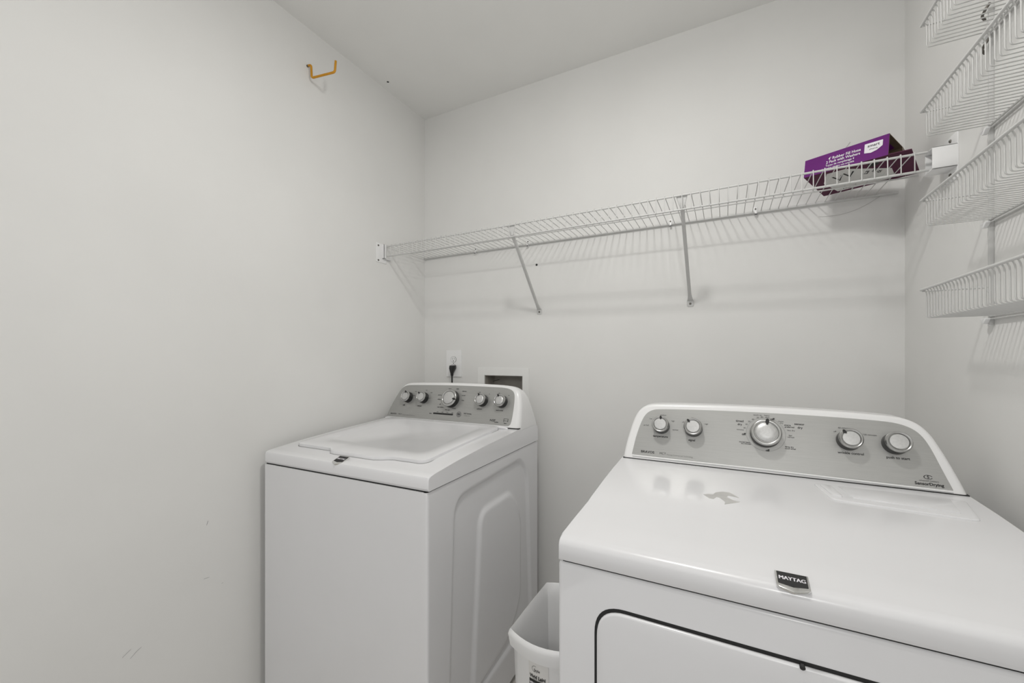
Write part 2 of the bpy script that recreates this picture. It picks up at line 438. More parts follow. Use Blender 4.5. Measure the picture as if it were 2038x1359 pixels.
dt('damp dry', 0.1420, 0.0705, SM * .9, bold=0.0001); dt('touch signal', 0.1440, 0.0662, SM * .9, bold=0.0001)
dt('off', 0.0955, 0.0570, 0.0075, bold=0.0003)
dt('off', 0.2360, 0.1175, SM); dt('60 minutes', 0.2545, 0.1275, SM); dt('120 minutes', 0.3010, 0.1150, SM)
dt('wrinkle control', 0.2625, 0.0680, 0.0078, bold=0.00015); dt('push to start', 0.3465, 0.0665, 0.0078, bold=0.00015)
dt('SensorDrying', 0.3925, 0.0155, 0.0085, bold=0.00025); dt('advanced moisture', 0.3930, 0.0225, 0.0042)
# swirl logo above it: an open ring with a leaf
for k in range(20):
    a0, a1 = R(20 + k * 16), R(20 + (k + 1) * 16); w0 = 0.0011
    q = [(math.cos(a) * r_ * 1.3, math.sin(a) * r_ * .8) for a, r_ in ((a0, .0058), (a1, .0058), (a1, .0058 - w0), (a0, .0058 - w0))]
    bm.faces.new([bm.verts.new(DM @ Vector((0.3925 + x, 0.0305 + y, 0.0016))) for x, y in q])
text(bm, 'S', 0.0085, DM @ Matrix.Translation((0.3925, 0.0305, 0.0016)), 'CENTER', 0.0002)
dobj('swirl_logo', bm, M['ink'], cons)
bm = NB(); text(bm, 'Maytag Commercial Technology', 0.0052, DM @ Matrix.Translation((-0.1445, 0.0203, 0.0016)), 'LEFT')
dobj('fine_print', bm, M['greyink'], cons)

def badge(parent, mtx, wd, ht, conv):
    """chrome shield with a black field and raised name"""
    sh = [(-wd / 2, ht * .5), (wd / 2, ht * .5), (wd / 2 * .99, -ht * .26), (wd * .40, -ht * .36), (0, -ht * .52), (-wd * .40, -ht * .36), (-wd / 2 * .99, -ht * .26)]
    bm = NB(); prism(bm, sh, -0.002, 0.0022, mtx); b0 = conv('name_badge', bm, M['chrome'], parent, bevel=0.0008, seg=2)
    b0['label'] = 'chrome shield badge with the maker name on black'
    fi = [(-wd * .445, ht * .46), (wd * .445, ht * .46), (wd * .435, -ht * .17), (0, -ht * .27), (-wd * .435, -ht * .17)]
    bm = NB(); prism(bm, fi, 0.0018, 0.0026, mtx); conv('badge_field', bm, M['ink'], b0)
    bm = NB()
    for q, dx in enumerate((-.00035, -.00012, .00012, .00035)): text(bm, 'MAYTAG', wd * .235, mtx @ Matrix.Translation((dx, ht * .13, 0.0028 + q * .00002)), 'CENTER', 0.0, .84)
    conv('badge_lettering', bm, M['whiteink'], b0)
t = R(52)
bmx = frame(Vector((0.0850, DY0 + 0.0065, 0.9375)) + Vector((0, 0.007, 0.000)), Vector((1, 0, 0)), Vector((0, math.cos(R(16)), math.sin(R(16)))), Vector((0, -math.sin(R(16)), math.cos(R(16)))))
badge(dryer, bmx, 0.041, 0.036, dobj)

# ================================================================== WASHER (local frame: x across, y back)
wash = thing('washing_machine', 'white top-loading washing machine with grey knob panel in the left rear corner', 'washing machine', (-1.400, 0.850, 0), R(1.37))
def wobj(name, bm, m, parent=wash, **k): return obj(name, bm, m, parent, **k)
W, D = 0.695, 0.760
# cabinet: front, left, back sheet + embossed right side sheet
bm = NB()
box(bm, 0.001, W - 0.018, 0.001, D + 0.008, 0.025, 0.8925)
wobj('cabinet', bm, M['enamel'], bevel=0.006, seg=4)
def sdpoly(p, poly):
    d = 1e9; inside = False; n = len(poly)
    for i in range(n):
        a, b = poly[i], poly[(i + 1) % n]
        ex, ey = b[0] - a[0], b[1] - a[1]; wx, wy = p[0] - a[0], p[1] - a[1]
        t = max(0, min(1, (wx * ex + wy * ey) / (ex * ex + ey * ey)))
        dx, dy = wx - ex * t, wy - ey * t; d = min(d, dx * dx + dy * dy)
        if (a[1] > p[1]) != (b[1] > p[1]) and p[0] < (b[0] - a[0]) * (p[1] - a[1]) / (b[1] - a[1]) + a[0]: inside = not inside
    d = math.sqrt(d); return -d if inside else d
outerp = rounded([(.105, .16), (.135, .835), (.60, .85), (.66, .78), (.70, .16)], .06, 5)
innerp = rounded([(.235, .17), (.285, .745), (.52, .745), (.60, .62), (.60, .30), (.50, .20)], .05, 5)
def sstep(t): t = max(0, min(1, t)); return t * t * (3 - 2 * t)
bm = NB(); NZ = 130
cols = [(W - .026, .0007), (W - .010, .0007), (W - .0065, .0016), (W - .0040, .0040), (W - .0031, .0070)] + [(None, .010 + (D - .004) * i / 120) for i in range(121)]
gv = []
for j in range(NZ + 1):
    row = []
    z = 0.03 + (0.8925 - 0.03) * j / NZ
    for x, y in cols:
        if x is None:
            a = sdpoly((y, z), outerp); b = sdpoly((y, z), innerp)
            x = W - 0.003 - 0.008 * sstep(.5 - a / .016) + 0.008 * sstep(.5 - b / .022)
        if j == NZ: x -= .002
        row.append(bm.verts.new((x, y, z)))
    gv.append(row)
for j in range(NZ):
    for i in range(len(cols) - 1): bm.faces.new((gv[j][i], gv[j][i + 1], gv[j + 1][i + 1], gv[j + 1][i]))
sp = wobj('side_panel', bm, M['enamel'], smooth=80); sp['label'] = 'embossed right side sheet'
bm = NB(); box(bm, 0.004, W - 0.008, 0.005, D, .888, .899)
wobj('seam', bm, M['gap'])
for x in (0.05, W - 0.05):
    for y in (0.05, D - 0.05):
        bm = NB(); lathe(bm, [(0.018, 0), (0.018, 0.012), (0.01, 0.014), (0.01, 0.028)], Matrix.Translation((x, y, 0)), 16)
        wobj('foot', bm, M['black'])
# deck
wprof = [(.004, .8965), (0.0, .903), (0.0005, .9270), (.0035, .9332), (.010, .9367), (.03, .9385), (.15, .950), (.30, .960), (.45, .967), (.565, .9725), (.62, .974), (.75, .9700), (D + .004, .958), (D + .006, .8965)]
def wtop(y):
    for (a, za), (b, zb) in zip(wprof[3:12], wprof[4:13]):
        if a <= y <= b: return za + (zb - za) * (y - a) / (b - a)
    return .937
bm = NB()
rings(bm, [[Vector((x, y, z)) for y, z in wprof] for x in (0.0, W)])
ed = [e for e in bm.edges if abs(e.verts[0].co.x - e.verts[1].co.x) < 1e-6 and min(e.verts[0].co.z, e.verts[1].co.z) > .90]
bmesh.ops.bevel(bm, geom=ed, offset=0.016, segments=5, profile=0.55, affect='EDGES', clamp_overlap=True)
wobj('top_deck', bm, M['enamel'], smooth=32)
# lid with handle lip and shallow inner tray
xa, xb, ya, yb = 0.047, 0.622, 0.080, 0.556
NF = 24
def lidout(x0, x1, y0, y1, r, lip):
    pts = []
    fr = []
    for i in range(NF + 1):
        x = x0 + r + (x1 - x0 - 2 * r) * i / NF
        y = y0
        if lip:
            a = sstep((x - 0.225) / 0.030) * (1 - sstep((x - 0.440) / 0.065)); y = y0 - 0.022 * a
        fr.append((x, y))
    pts += fr
    for cx_, cy_, a0 in ((x1 - r, y0 + r, -90), (x1 - r, y1 - r, 0), (x0 + r, y1 - r, 90), (x0 + r, y0 + r, 180)):
        for k in range(1, 8): pts.append((cx_ + r * math.cos(R(a0 + 90 * k / 8)), cy_ + r * math.sin(R(a0 + 90 * k / 8))))
        if a0 == -90: pts.append((x1, y0 + r)); pts.append((x1, y1 - r))
        if a0 == 0: pts.append((x1 - r, y1)); pts.append((x0 + r, y1))
        if a0 == 90: pts.append((x0, y1 - r)); pts.append((x0, y0 + r))
    return pts
o0 = lidout(xa, xb, ya, yb, .030, True); o1 = lidout(xa + .004, xb - .004, ya + .004, yb - .004, .028, False)
i0 = lidout(xa + .060, xb - .060, ya + .075, yb - .02, .060, False); i1 = lidout(xa + .066, xb - .066, ya + .081, yb - .026, .056, False)
bm = NB()
def zr(pts, h): return [Vector((x, y, wtop(y) + h)) for x, y in pts]
om = [tuple(Vector(a) * .88 + Vector(b) * .12) for a, b in zip(o0, o1)]
rings(bm, [zr(o0, -0.003), zr(o0, 0.0040), zr(om, 0.0100), zr(o1, 0.0112), zr(i0, 0.0085), zr(i1, 0.0055)], cap=False)
bm.verts.ensure_lookup_table()
n0 = len(o0)
bm.faces.new(bm.verts[n0 * 5:n0 * 6]); bm.faces.new(list(bm.verts[0:n0])[::-1])
wobj('lid', bm, M['enamel'], smooth=45)
bm = NB(); plate(bm, [(p[0] * 1.0, p[1]) for p in lidout(xa - .0015, xb + .0015, ya - .0015, yb + .002, .030, True)], 0.0006, wtop, -0.003)
wobj('lid_gap', bm, M['greyink'])
# console
WM = console_matrix((0, 0.572, 0.975))
wo = [(-0.002, 0.0), (0.003, 0.035), (0.026, 0.105), (0.046, 0.148), (0.062, 0.166), (0.080, 0.175), (0.105, 0.1795), (0.34, 0.1865), (0.56, 0.184), (0.625, 0.1795), (0.650, 0.172), (0.668, 0.158), (0.680, 0.135), (0.688, 0.095), (0.693, 0.045), (0.6955, 0.0)]
wo = smooth_outline(wo, it=2)
bm = console_body(wo, WM, 0.757, 0.020, .5)
wcons = wobj('control_console', bm, M['plastic'], smooth=32)
wp = [(0.010, 0.0085), (0.017, 0.040), (0.040, 0.108), (0.056, 0.140), (0.070, 0.153), (0.090, 0.1605), (0.115, 0.163), (0.34, 0.1685), (0.56, 0.1675), (0.610, 0.165), (0.636, 0.158), (0.650, 0.145), (0.6555, 0.120), (0.658, 0.075), (0.657, 0.018), (0.647, 0.0085)]
wp = smooth_outline(wp, it=2)
bm = NB(); prism(bm, wp, -0.002, 0.0012, WM)
wpan = wobj('control_panel', bm, M['panel'], wcons); wpan['label'] = 'brushed grey panel face'
bm = NB(); box(bm, -0.001, W - .001, 0.5705, 0.748, 0.9695, 0.9765)
wobj('console_gap', bm, M['gap'], wcons)
bm = NB(); tube(bm, [(0.010, 0.562, 0.9735), (0.020, 0.560, 0.9765), (0.34, 0.5575, 0.9770), (0.635, 0.560, 0.9765), (0.650, 0.562, 0.9730)], [.003, .0062, .0065, .0062, .003], 10); wobj('hinge_rail', bm, M['enamel'], smooth=60)
for u, v, r, a, nm in ((0.1120, 0.1015, 0.025, 92, 'control_knob'), (0.2015, 0.1030, 0.025, 128, 'control_knob'), (0.3525, 0.1048, 0.0385, -10, 'control_knob'), (0.5085, 0.1054, 0.0262, 112, 'control_knob'), (0.6005, 0.1054, 0.0262, 112, 'control_knob')):
    knob(wash, WM @ Matrix.Translation((u, v, 0.0012)), r, 0.028, a, nm)
bm = NB()
def wt(s, u, v, size, align='CENTER', bold=0.0, sx=1.0):
    b_ = NB(); text(b_, s, size, WM @ Matrix.Translation((u, v, 0.0016)), align, bold, sx); wobj('printed_word', b_, M['ink'], wcons)
wt('BRAVOS', 0.030, 0.0215, 0.0085, 'LEFT', 0.00018, 1.1); wt('MCT', 0.078, 0.0215, 0.0085, 'LEFT', 0.0)
wt('refill', 0.0955, 0.0650, 0.0075, bold=0.00016); wt('selector', 0.186, 0.0655, 0.0075, bold=0.00016)
wt('softener', 0.500, 0.0695, 0.0075, bold=0.00016); wt('extra rinse', 0.596, 0.0690, 0.0075, bold=0.00016)
for s, u, v in (('cold', 0.146, 0.132), ('warm', 0.140, 0.113), ('hot', 0.206, 0.140), ('auto', 0.236, 0.130), ('on', 0.232, 0.104), ('on', 0.535, 0.136), ('on', 0.627, 0.134), ('off', 0.487, 0.141), ('off', 0.58, 0.141)): wt(s, u, v, 0.0058, bold=0.0001)
for s, u, v in (('heavy', 0.332, 0.1515), ('bulky', 0.372, 0.1525), ('delicates', 0.409, 0.143), ('normal', 0.409, 0.124), ('rinse', 0.410, 0.102), ('powerwash', 0.290, 0.121), ('whites', 0.286, 0.101), ('off', 0.296, 0.079), ('clean washer', 0.301, 0.066), ('drain spin', 0.341, 0.056), ('wrinkle', 0.374, 0.064)): wt(s, u, v, 0.0064, bold=0.00012)
wt('status', 0.2560, 0.0355, 0.0056, bold=0.0003)
for i, s in enumerate(('soak', 'wash', 'rinse', 'spin', 'done')): wt(s, 0.292 + i * 0.026, 0.0445, 0.0052, bold=0.0001)
wt('H2O Sensing', 0.447, 0.0455, 0.0072, bold=0.00016)
wt('NSF', 0.572, 0.0255, 0.0130, bold=0.00016, sx=1.2); wt('Certified', 0.590, 0.0195, 0.0052, bold=0.0002)
prism(bm, rounded([(0.270, 0.0335), (0.375, 0.0335), (0.375, 0.0405), (0.270, 0.0405)], 0.003, 3), 0.0012, 0.0017, WM)
wobj('status_strip', bm, M['ink'], wcons); bm = NB()
for x0, x1, y0, y1 in ((0.622, 0.6235, 0.022, 0.036), (0.6405, 0.642, 0.024, 0.036), (0.622, 0.642, 0.0350, 0.0362), (0.624, 0.640, 0.0265, 0.0277)): prism(bm, [(x0, y0), (x1, y0), (x1, y1), (x0, y1)], 0.0012, 0.0017, WM)
wt('direct', 0.631, 0.0175, 0.0050, bold=0.0002)
wobj('drum_symbol', bm, M['ink'], wcons)
bm = NB(); lathe(bm, [(0.0125, 0.001), (0.0125, 0.002), (0.0118, 0.0026)], WM @ Matrix.Translation((0.404, 0.0405, 0)), 32); wobj('energy_button', bm, M['greyink'], wcons)
bm = NB(); text(bm, 'he', 0.012, WM @ Matrix.Translation((0.404, 0.041, 0.003)), 'CENTER', 0.0003); wobj('button_lettering', bm, M['ink'], wcons)
bm = NB(); text(bm, 'Maytag Commercial Technology', 0.0056, WM @ Matrix.Translation((0.100, 0.0195, 0.0016)), 'LEFT')
wobj('fine_print', bm, M['greyink'], wcons); bm = NB(); text(bm, 'energy saver', 0.0056, WM @ Matrix.Translation((0.446, 0.0365, 0.0016))); wobj('fine_print', bm, M['greyink'], wcons)
bt = R(20)
badge(wash, frame(Vector((0.342, 0.0185, 0.9375)), Vector((1, 0, 0)), Vector((0, math.cos(bt), math.sin(bt))), Vector((0, -math.sin(bt), math.cos(bt)))), 0.043, 0.042, wobj)

# ================================================================== WASTE BIN
bx, by = -0.362, 0.962
wbin = thing('waste_bin', 'white plastic waste bin squeezed between the washing machine and the dryer', 'waste bin', (bx, by, 0))
def binring(z, s, extra=0.0, n=10):
    # plan: straight left side, bowed front and back
    x0, x1, y0, y1 = -0.448 - bx, -0.277 - bx, 0.848 - by, 1.070 - by
    P = []
    for i in range(n + 1):
        t = i / n; P.append((x0 + (x1 - x0) * t, y0 - 0.027 * (1 - (2 * t - 1) ** 2)))
    for i in range(1, n): P.append((x1, y0 + (y1 - y0) * i / n))
    for i in range(n + 1):
        t = i / n; P.append((x1 + (x0 - x1) * t, y1 + 0.024 * (1 - (2 * t - 1) ** 2)))
    for i in range(1, n): P.append((x0, y1 + (y0 - y1) * i / n))
    out = []
    for x, y in P:
        L = math.hypot(x, y); out.append(Vector((x * s * (1 + extra / L), y * s * (1 + extra / L), z)))
    return out
bm = NB()
rings(bm, [binring(0.004, .70), binring(0.008, .735), binring(0.30, .83), binring(0.585, .925), binring(0.590, .94), binring(0.612, .985, .002), binring(0.620, .995), binring(0.622, .985), binring(0.618, .965), binring(0.59, .905), binring(0.30, .805), binring(0.02, .70)])
obj('bin_body', bm, M['bin'], wbin, smooth=60)
bm = NB()
rings(bm, [binring(0.582, .93, .004), binring(0.584, .945, .007), binring(0.612, .99, .006), binring(0.620, 1.0, .0015), binring(0.6225, .985), binring(0.612, .97), binring(0.584, .92), binring(0.582, .93, .004)], cap=False)
rim = obj('rim', bm, M['bin'], wbin, smooth=45); rim['label'] = 'thick white rolled rim'
# label sticker low on the front
def binfront(x, z):
    s = .83 + (.925 - .83) * (z - .30) / .285
    x0, x1, y0 = -0.448 - bx, -0.277 - bx, 0.848 - by
    t = (x / s - x0) / (x1 - x0)
    return Vector((x, s * (y0 - 0.027 * (1 - (2 * t - 1) ** 2)) - 0.0008, z))
def sticker(bm, x0, x1, z0, z1, lift=0.0, n=10):
    a = [bm.verts.new(binfront(x0 + (x1 - x0) * i / n, z0) - Vector((0, lift, 0))) for i in range(n + 1)]
    b = [bm.verts.new(binfront(x0 + (x1 - x0) * i / n, z1) - Vector((0, lift, 0))) for i in range(n + 1)]
    for i in range(n): bm.faces.new((a[i], a[i + 1], b[i + 1], b[i]))
sx0, sx1 = -0.031, 0.018
bm = NB(); sticker(bm, sx0, sx1, 0.455, 0.581); st = obj('label_sticker', bm, M['cardwhite'], wbin); st['label'] = 'pale paper sticker with black print'
bm = NB(); sticker(bm, sx0 + .0015, sx1, 0.455, 0.5370, 0.0004); obj('sticker_field', bm, M['ink'], st)
def btxt(bm, s, x, z, size, bold, align='CENTER', lift=.0007):
    p = binfront(x, z); q = binfront(x + .01, z); ex = (q - p).normalized()
    ez = Vector((0, 0.02, 1)).normalized(); ez = (ez - ex * ez.dot(ex)).normalized()
    text(bm, s, size, frame(p - Vector((0, lift, 0)), ex, ez, ex.cross(ez)), align, bold, .9)
bm = NB()
btxt(bm, 'Vivid', sx0 + .0125, .5445, .0105, .0004); btxt(bm, 'Laini', sx0 + .0335, .5445, .0105, .0004); btxt(bm, 'Home Decor', sx0 + .0235, .5395, .005, 0)
btxt(bm, 'Style', sx0 + .0215, .5600, .0085, .0001)
for k in range(14):
    a0, a1 = R(60 + k * 16), R(60 + (k + 1) * 16)
    bm.faces.new([bm.verts.new(binfront(sx0 + .016 + math.cos(a) * r_, .5625 + math.sin(a) * r_) - Vector((0, .0007, 0))) for a, r_ in ((a0, .007), (a1, .007), (a1, .0064), (a0, .0064))])
obj('sticker_lettering', bm, M['ink'], st)
bm = NB(); btxt(bm, 'Waste Basket', sx0 + .0215, .5295, .0070, .0003); btxt(bm, 'Poubelle', sx0 + .0215, .5205, .0070, .0003); obj('sticker_white_lettering', bm, M['whiteink'], st)

# ================================================================== WIRE SHELF on the back wall
def yf(x): return 1.452 - 0.0165 * (x + 1.43)
ZD, ZL = 1.7885, 1.737
shelf = thing('wire_shelf', 'long white coated wire shelf across the back wall above both machines', 'shelf', (-0.4645, 1.6, 1.76))
SO = Matrix.Translation((0.4645, -1.6, -1.76))
def sobj(name, bm, m=None, parent=shelf, **k):
    bmesh.ops.transform(bm, matrix=SO, verts=bm.verts[:])
    return obj(name, bm, m or M['wire'], parent, **k)
bm = NB()
x = -0.0176 - 0.0266 * 53
while x < 0.458:
    if x > -1.432:
        f = yf(x); tube(bm, [(x, 1.733, ZD), (x, f - .0035, ZD + .0005), (x, f - .0045, ZL - .002)], 0.00135, 6, 0.005, 3)
    x += 0.0266
sobj('deck_wires', bm, smooth=60)
for nm, yy, zz, r, x0, x1 in (('front_rod', lambda q: yf(q), ZD - .0050, .0030, -1.428, .460), ('lip_rod', lambda q: yf(q) - .0005, ZL, .0032, -1.428, .462), ('support_rod', lambda q: 1.600 - .004 * q, ZD - .0040, .0024, -1.42, .497), ('back_rod', lambda q: 1.7335, ZD - .0020, .0046, -1.436, .492)):
    bm = NB(); tube(bm, [(x0, yy(x0), zz), (x1, yy(x1), zz)], r, 10); sobj(nm, bm, smooth=60)
# end brackets
def end_bracket(x, s):
    """s=+1: room lies towards +x (left wall)"""
    f = yf(x)
    bm = NB()
    ya_, yb_, zt_ = (f - .061, f + .004, 1.792) if s > 0 else (f - .020, f + .050, 1.818)
    box(bm, min(x, x + s * .0025), max(x, x + s * .0025), ya_, yb_, 1.702, zt_)       # wall flange
    b = sobj('end_bracket', bm, M['plastic'], bevel=0.0008, seg=2)
    return b
lb = end_bracket(XL, 1)
rb = end_bracket(XR, -1)
# cap cups that hold the shelf ends
bm = NB(); f = yf(-1.43)
box(bm, XL + .002, XL + .013, f - .022, f - .019, 1.722, 1.790); box(bm, XL + .002, XL + .013, f - .022, f + .030, 1.722, 1.725); box(bm, XL + .0105, XL + .013, f - .022, f - .008, 1.722, 1.790)
sobj('bracket_cup', bm, M['plastic'], lb, bevel=0.0006, seg=2)
bm = NB(); f = yf(.47)
box(bm, .462, XR - .002, f - .021, f - .018, 1.731, 1.7865); box(bm, .462, XR - .002, f - .021, f + .030, 1.731, 1.7335); box(bm, .462, XR - .002, f - .021, f + .030, 1.784, 1.7865); box(bm, .4645, XR - .002, f + .027, f + .030, 1.7335, 1.784)
sobj('bracket_cup', bm, M['plastic'], rb, bevel=0.0008, seg=2)
for br, x, s in ((lb, XL, 1), (rb, XR, -1)):
    f = yf(x)
    for z in ((1.780, 1.711) if s > 0 else (1.806, 1.720)):
        p = SO @ Vector((x + s * .0025, f - .048 if s > 0 else f + .014, z)); screw('screw', br, p, (s, 0, 0), .0042)
# diagonal braces
def brace(xt, xb_):
    f = yf(xt)
    path = [((xt, f + .004, 1.7865), .017, .0012), ((xt, f + .0045, 1.7800), .0165, .0014), ((xt + .0005, f + .007, 1.765), .0125, .003), ((xt + .0005, f + .010, 1.748), .0075, .005), ((xt + (xb_ - xt) * .12, f + .045, 1.722), .0062, .0055), ((xt + (xb_ - xt) * .9, 1.708, 1.500), .0062, .0055), ((xb_, 1.727, 1.485), .0085, .004), ((xb_, 1.7365, 1.477), .0125, .0014), ((xb_, 1.7380, 1.462), .0125, .0012), ((xb_, 1.7382, 1.456), .0095, .0012)]
    bm = NB(); rs = []
    for i, (p, wd, th) in enumerate(path):
        a = Vector(path[max(i - 1, 0)][0]); b = Vector(path[min(i + 1, len(path) - 1)][0]); d = (b - a).normalized()
        ex = Vector((1, 0, 0)); nn = d.cross(ex).normalized(); p = Vector(p)
        ring = []
        for k in range(12):
            an = k / 12 * 2 * math.pi; c, s_ = math.cos(an), math.sin(an)
            q = (abs(c) ** .5 * (1 if c > 0 else -1)) * wd, (abs(s_) ** .6 * (1 if s_ > 0 else -1)) * th
            ring.append(p + ex * q[0] + nn * q[1])
        rs.append(ring)
    rings(bm, rs)
    b = sobj('brace', bm, smooth=40)
    screw('screw', b, SO @ Vector((xb_, 1.7370, 1.4665)), (0, -1, 0), .0042)
brace(-0.757, -0.763); brace(-0.125, -0.1205)
# wall clips
for x in (-1.1097, -0.8194, -0.1923, 0.0994):
    bm = NB()
    box(bm, x - .0075, x + .0055, 1.7352, YB - .0003, 1.781, 1.806)
    box(bm, x - .004, x + .004, 1.7262, YB - .0003, 1.7755, 1.7800)
    box(bm, x - .004, x + .004, 1.7262, 1.7285, 1.7755, 1.7900)
    c = sobj('wall_clip', bm, M['plastic'], bevel=.0006, seg=2)
    screw('screw', c, SO @ Vector((x - .001, 1.7352, 1.7990)), (0, -1, 0), .003)

# ================================================================== HOSE BOX on the shelf
A_ = dict(Fl=(.219, 1.561, 1.824), Fr=(.399, 1.480, 1.822), Bl=(.291, 1.683, 1.7915), Br=(.471, 1.602, 1.7915),
          Pl=(.2245, 1.571, 1.8765), Pr=(.4040, 1.4885, 1.8790), Rl=(.297, 1.697, 1.8480), Rr=(.4640, 1.600, 1.8780))
A_ = {k: Vector(v) for k, v in A_.items()}
A_['Fl'].z = 1.8205; A_['Bl'].z = 1.7925; A_['Br'].z = 1.7905
A_['Fr'] = A_['Fl'] + A_['Br'] - A_['Bl'] + Vector((0, 0, -.0015))
A_['Pr'] = A_['Pl'] + A_['Fr'] - A_['Fl'] + (A_['Pl'] - A_['Fl']) * .13
base = Vector((.345, 1.60, 1.79))
hb = thing('hose_box', 'opened purple cardboard box lying on the right end of the wire shelf', 'box', base)
def V(*k): return [A_[q] - base for q in k]
def sheet(name, quad, th, m, parent=hb, inner=None):
    """thin card sheet: quad of 4 points, thickness th inwards"""
    a, b, c, d = quad; n = (b - a).cross(d - a).normalized() * th
    bm = NB(); v = [bm.verts.new(p) for p in (a, b, c, d)]; u = [bm.verts.new(p - n) for p in (a, b, c, d)]
    bm.faces.new(v); fi = bm.faces.new(u[::-1]); fi.material_index = 1
    for i in range(4):
        j = (i + 1) % 4; f_ = bm.faces.new((v[i], u[i], u[j], v[j])); f_.material_index = 1
    return obj(name, bm, [m, inner or M['card']], parent)
Pl, Pr, Fl, Fr, Bl, Br, Rl, Rr = V('Pl', 'Pr', 'Fl', 'Fr', 'Bl', 'Br', 'Rl', 'Rr')
bm = NB(); th = .0012
# box tube as one shell: four walls + closed left end
outer = [[Fl, Bl, Rl, Pl], [Fr, Br, Rr, Pr]]
cen = [(Fl + Bl + Rl + Pl) / 4, (Fr + Br + Rr + Pr) / 4]
ov = [[bm.verts.new(p) for p in r] for r in outer]
iv = [[bm.verts.new(p + (cen[k] - p).normalized() * th * 3.2 + ((A_['Fr'] - A_['Fl']).normalized() * .004 if k == 0 else Vector())) for p in r] for k, r in enumerate(outer)]
for i in range(4):
    j = (i + 1) % 4
    f1 = bm.faces.new((ov[0][i], ov[0][j], ov[1][j], ov[1][i])); f1.material_index = 1 if i == 0 else 0
    f2 = bm.faces.new((iv[0][j], iv[0][i], iv[1][i], iv[1][j])); f2.material_index = 2
    f3 = bm.faces.new((ov[1][i], ov[1][j], iv[1][j], iv[1][i])); f3.material_index = 2
f4 = bm.faces.new(ov[0][::-1]); f4.material_index = 0
f5 = bm.faces.new(iv[0]); f5.material_index = 2
obj('box_body', bm, [M['purple'], M['maroon'], M['card']], hb)
ax = (Fr - Fl).normalized()
# end flap folded out of the bottom panel, and a small inner flap
E1 = Fr + ax * .047 + Vector((0, 0, -.0030)); E2 = Br + ax * .030
sheet('end_flap', [Fr + ax * .001, Br + ax * .001, E2, E1], .0022, M['maroon'], inner=M['maroon'])
sheet('dust_flap', [Rr + ax * .0005, Br + ax * .0005 + Vector((0, 0, .012)), Br + ax * .012 + Vector((-.012, -.01, .03)), Rr + ax * .004 + Vector((0, 0, -.012))], .001, M['card'])
# printing: front face
def face_frame(o, xd, yd, lift):
    ex = xd.normalized(); n = ex.cross(yd).normalized(); ey = n.cross(ex)
    return frame(o + n * lift, ex, ey, n)
FM = face_frame(Fl, Fr - Fl, Pl - Fl, .0010); FW = (Fr - Fl).length; FH = (Pl - Fl).length
bm = NB()
def ft(s, u, v, size, align='CENTER', bold=0.0, sx=1.0): text(bm, s, size, FM @ Matrix.Translation((u * FW, v * FH, 0)), align, bold, sx)
ft("4' Rubber Fill Hose", .50, .70, .0120, bold=.0002, sx=.82); ft('2 Pack with Washers', .485, .51, .0115, bold=.0002, sx=.82)
ft('Tuyau de remplissage 4', .45, .33, .0090, bold=.0001, sx=.8); ft('de servicio plastico con arandela', .425, .17, .0080, bold=.0001, sx=.75)
obj('white_lettering', bm, M['whiteink'], hb)
bm = NB(); prism(bm, rounded([(.735 * FW, .42 * FH), (.81 * FW, .36 * FH), (.875 * FW, .43 * FH), (.935 * FW, .60 * FH), (.935 * FW, .97 * FH - .004), (.735 * FW, .97 * FH - .004)], .0008, 3), -.0003, .0003, FM)
lp = obj('logo_patch', bm, M['whiteink'], hb); lp['label'] = 'white logo patch with black word'
bm = NB(); ft('smart', .835, .745, .0120, bold=.0002, sx=.95)
text(bm, 'choice', .0070, FM @ Matrix.Translation((.835 * FW, .555 * FH, .0002)), 'CENTER', 0, 1.0)
for v in bm.verts: v.co += (FM.to_3x3() @ Vector((0, 0, .0005)))
obj('logo_lettering', bm, M['ink'], lp)
# printing: bottom panel (seen from below)
BW = (Bl - Fl).length
BMx = face_frame(Bl, Br - Bl, Fl - Bl, .0006)
if BMx.col[2].z > 0:                                     # make the normal point down / outwards
    BMx = face_frame(Bl, Br - Bl, Fl - Bl, -.0006)
bm = NB()
box_l = [(.20, .075), (.84, .075), (.90, .16), (.90, .52), (.86, .90), (.20, .90), (.10, .55)]
BL_ = (Br - Bl).length
vv = [bm.verts.new(BMx @ Vector((u * BL_, v * BW, 0))) for u, v in box_l]; bm.faces.new(vv)
wp_ = obj('white_print_area', bm, M['cardwhite'], hb); wp_['label'] = 'white printed area on the underside'
bm = NB()
dn = BMx.to_3x3() @ Vector((0, 0, 1)); dn = dn * (-.0005 if dn.z > 0 else .0005)
def bt_(s, u, v, size, rot=0, bold=.0003):
    bm = NB(); text(bm, s, size, Matrix.Translation(dn) @ BMx @ Matrix.Translation((u * BL_, v * BW, 0)) @ Matrix.Rotation(R(rot), 4, 'Z'), 'CENTER', bold, 1.0); obj('printed_word', bm, M['ink'], wp_)
bt_('VALVE', .36, .145, .0125); bt_('V', .30, .60, .045, 0, .0002); bt_('V', .44, .62, .045, 0, .0002)
bt_('La', .62, .56, .020, 60); bt_('use', .72, .58, .016, 60); bt_('ck', .76, .47, .016, 60)
for k, (u, v) in enumerate(((.70, .775), (.735, .785), (.77, .795))):
    vv = [bm.verts.new(BMx @ Vector((u * BL_ + math.cos(R(a)) * .0062, v * BW + math.sin(R(a)) * .009, 0)) + dn) for a in range(0, 360, 30)]; bm.faces.new(vv)
obj('printed_logo', bm, M['ink'], wp_)

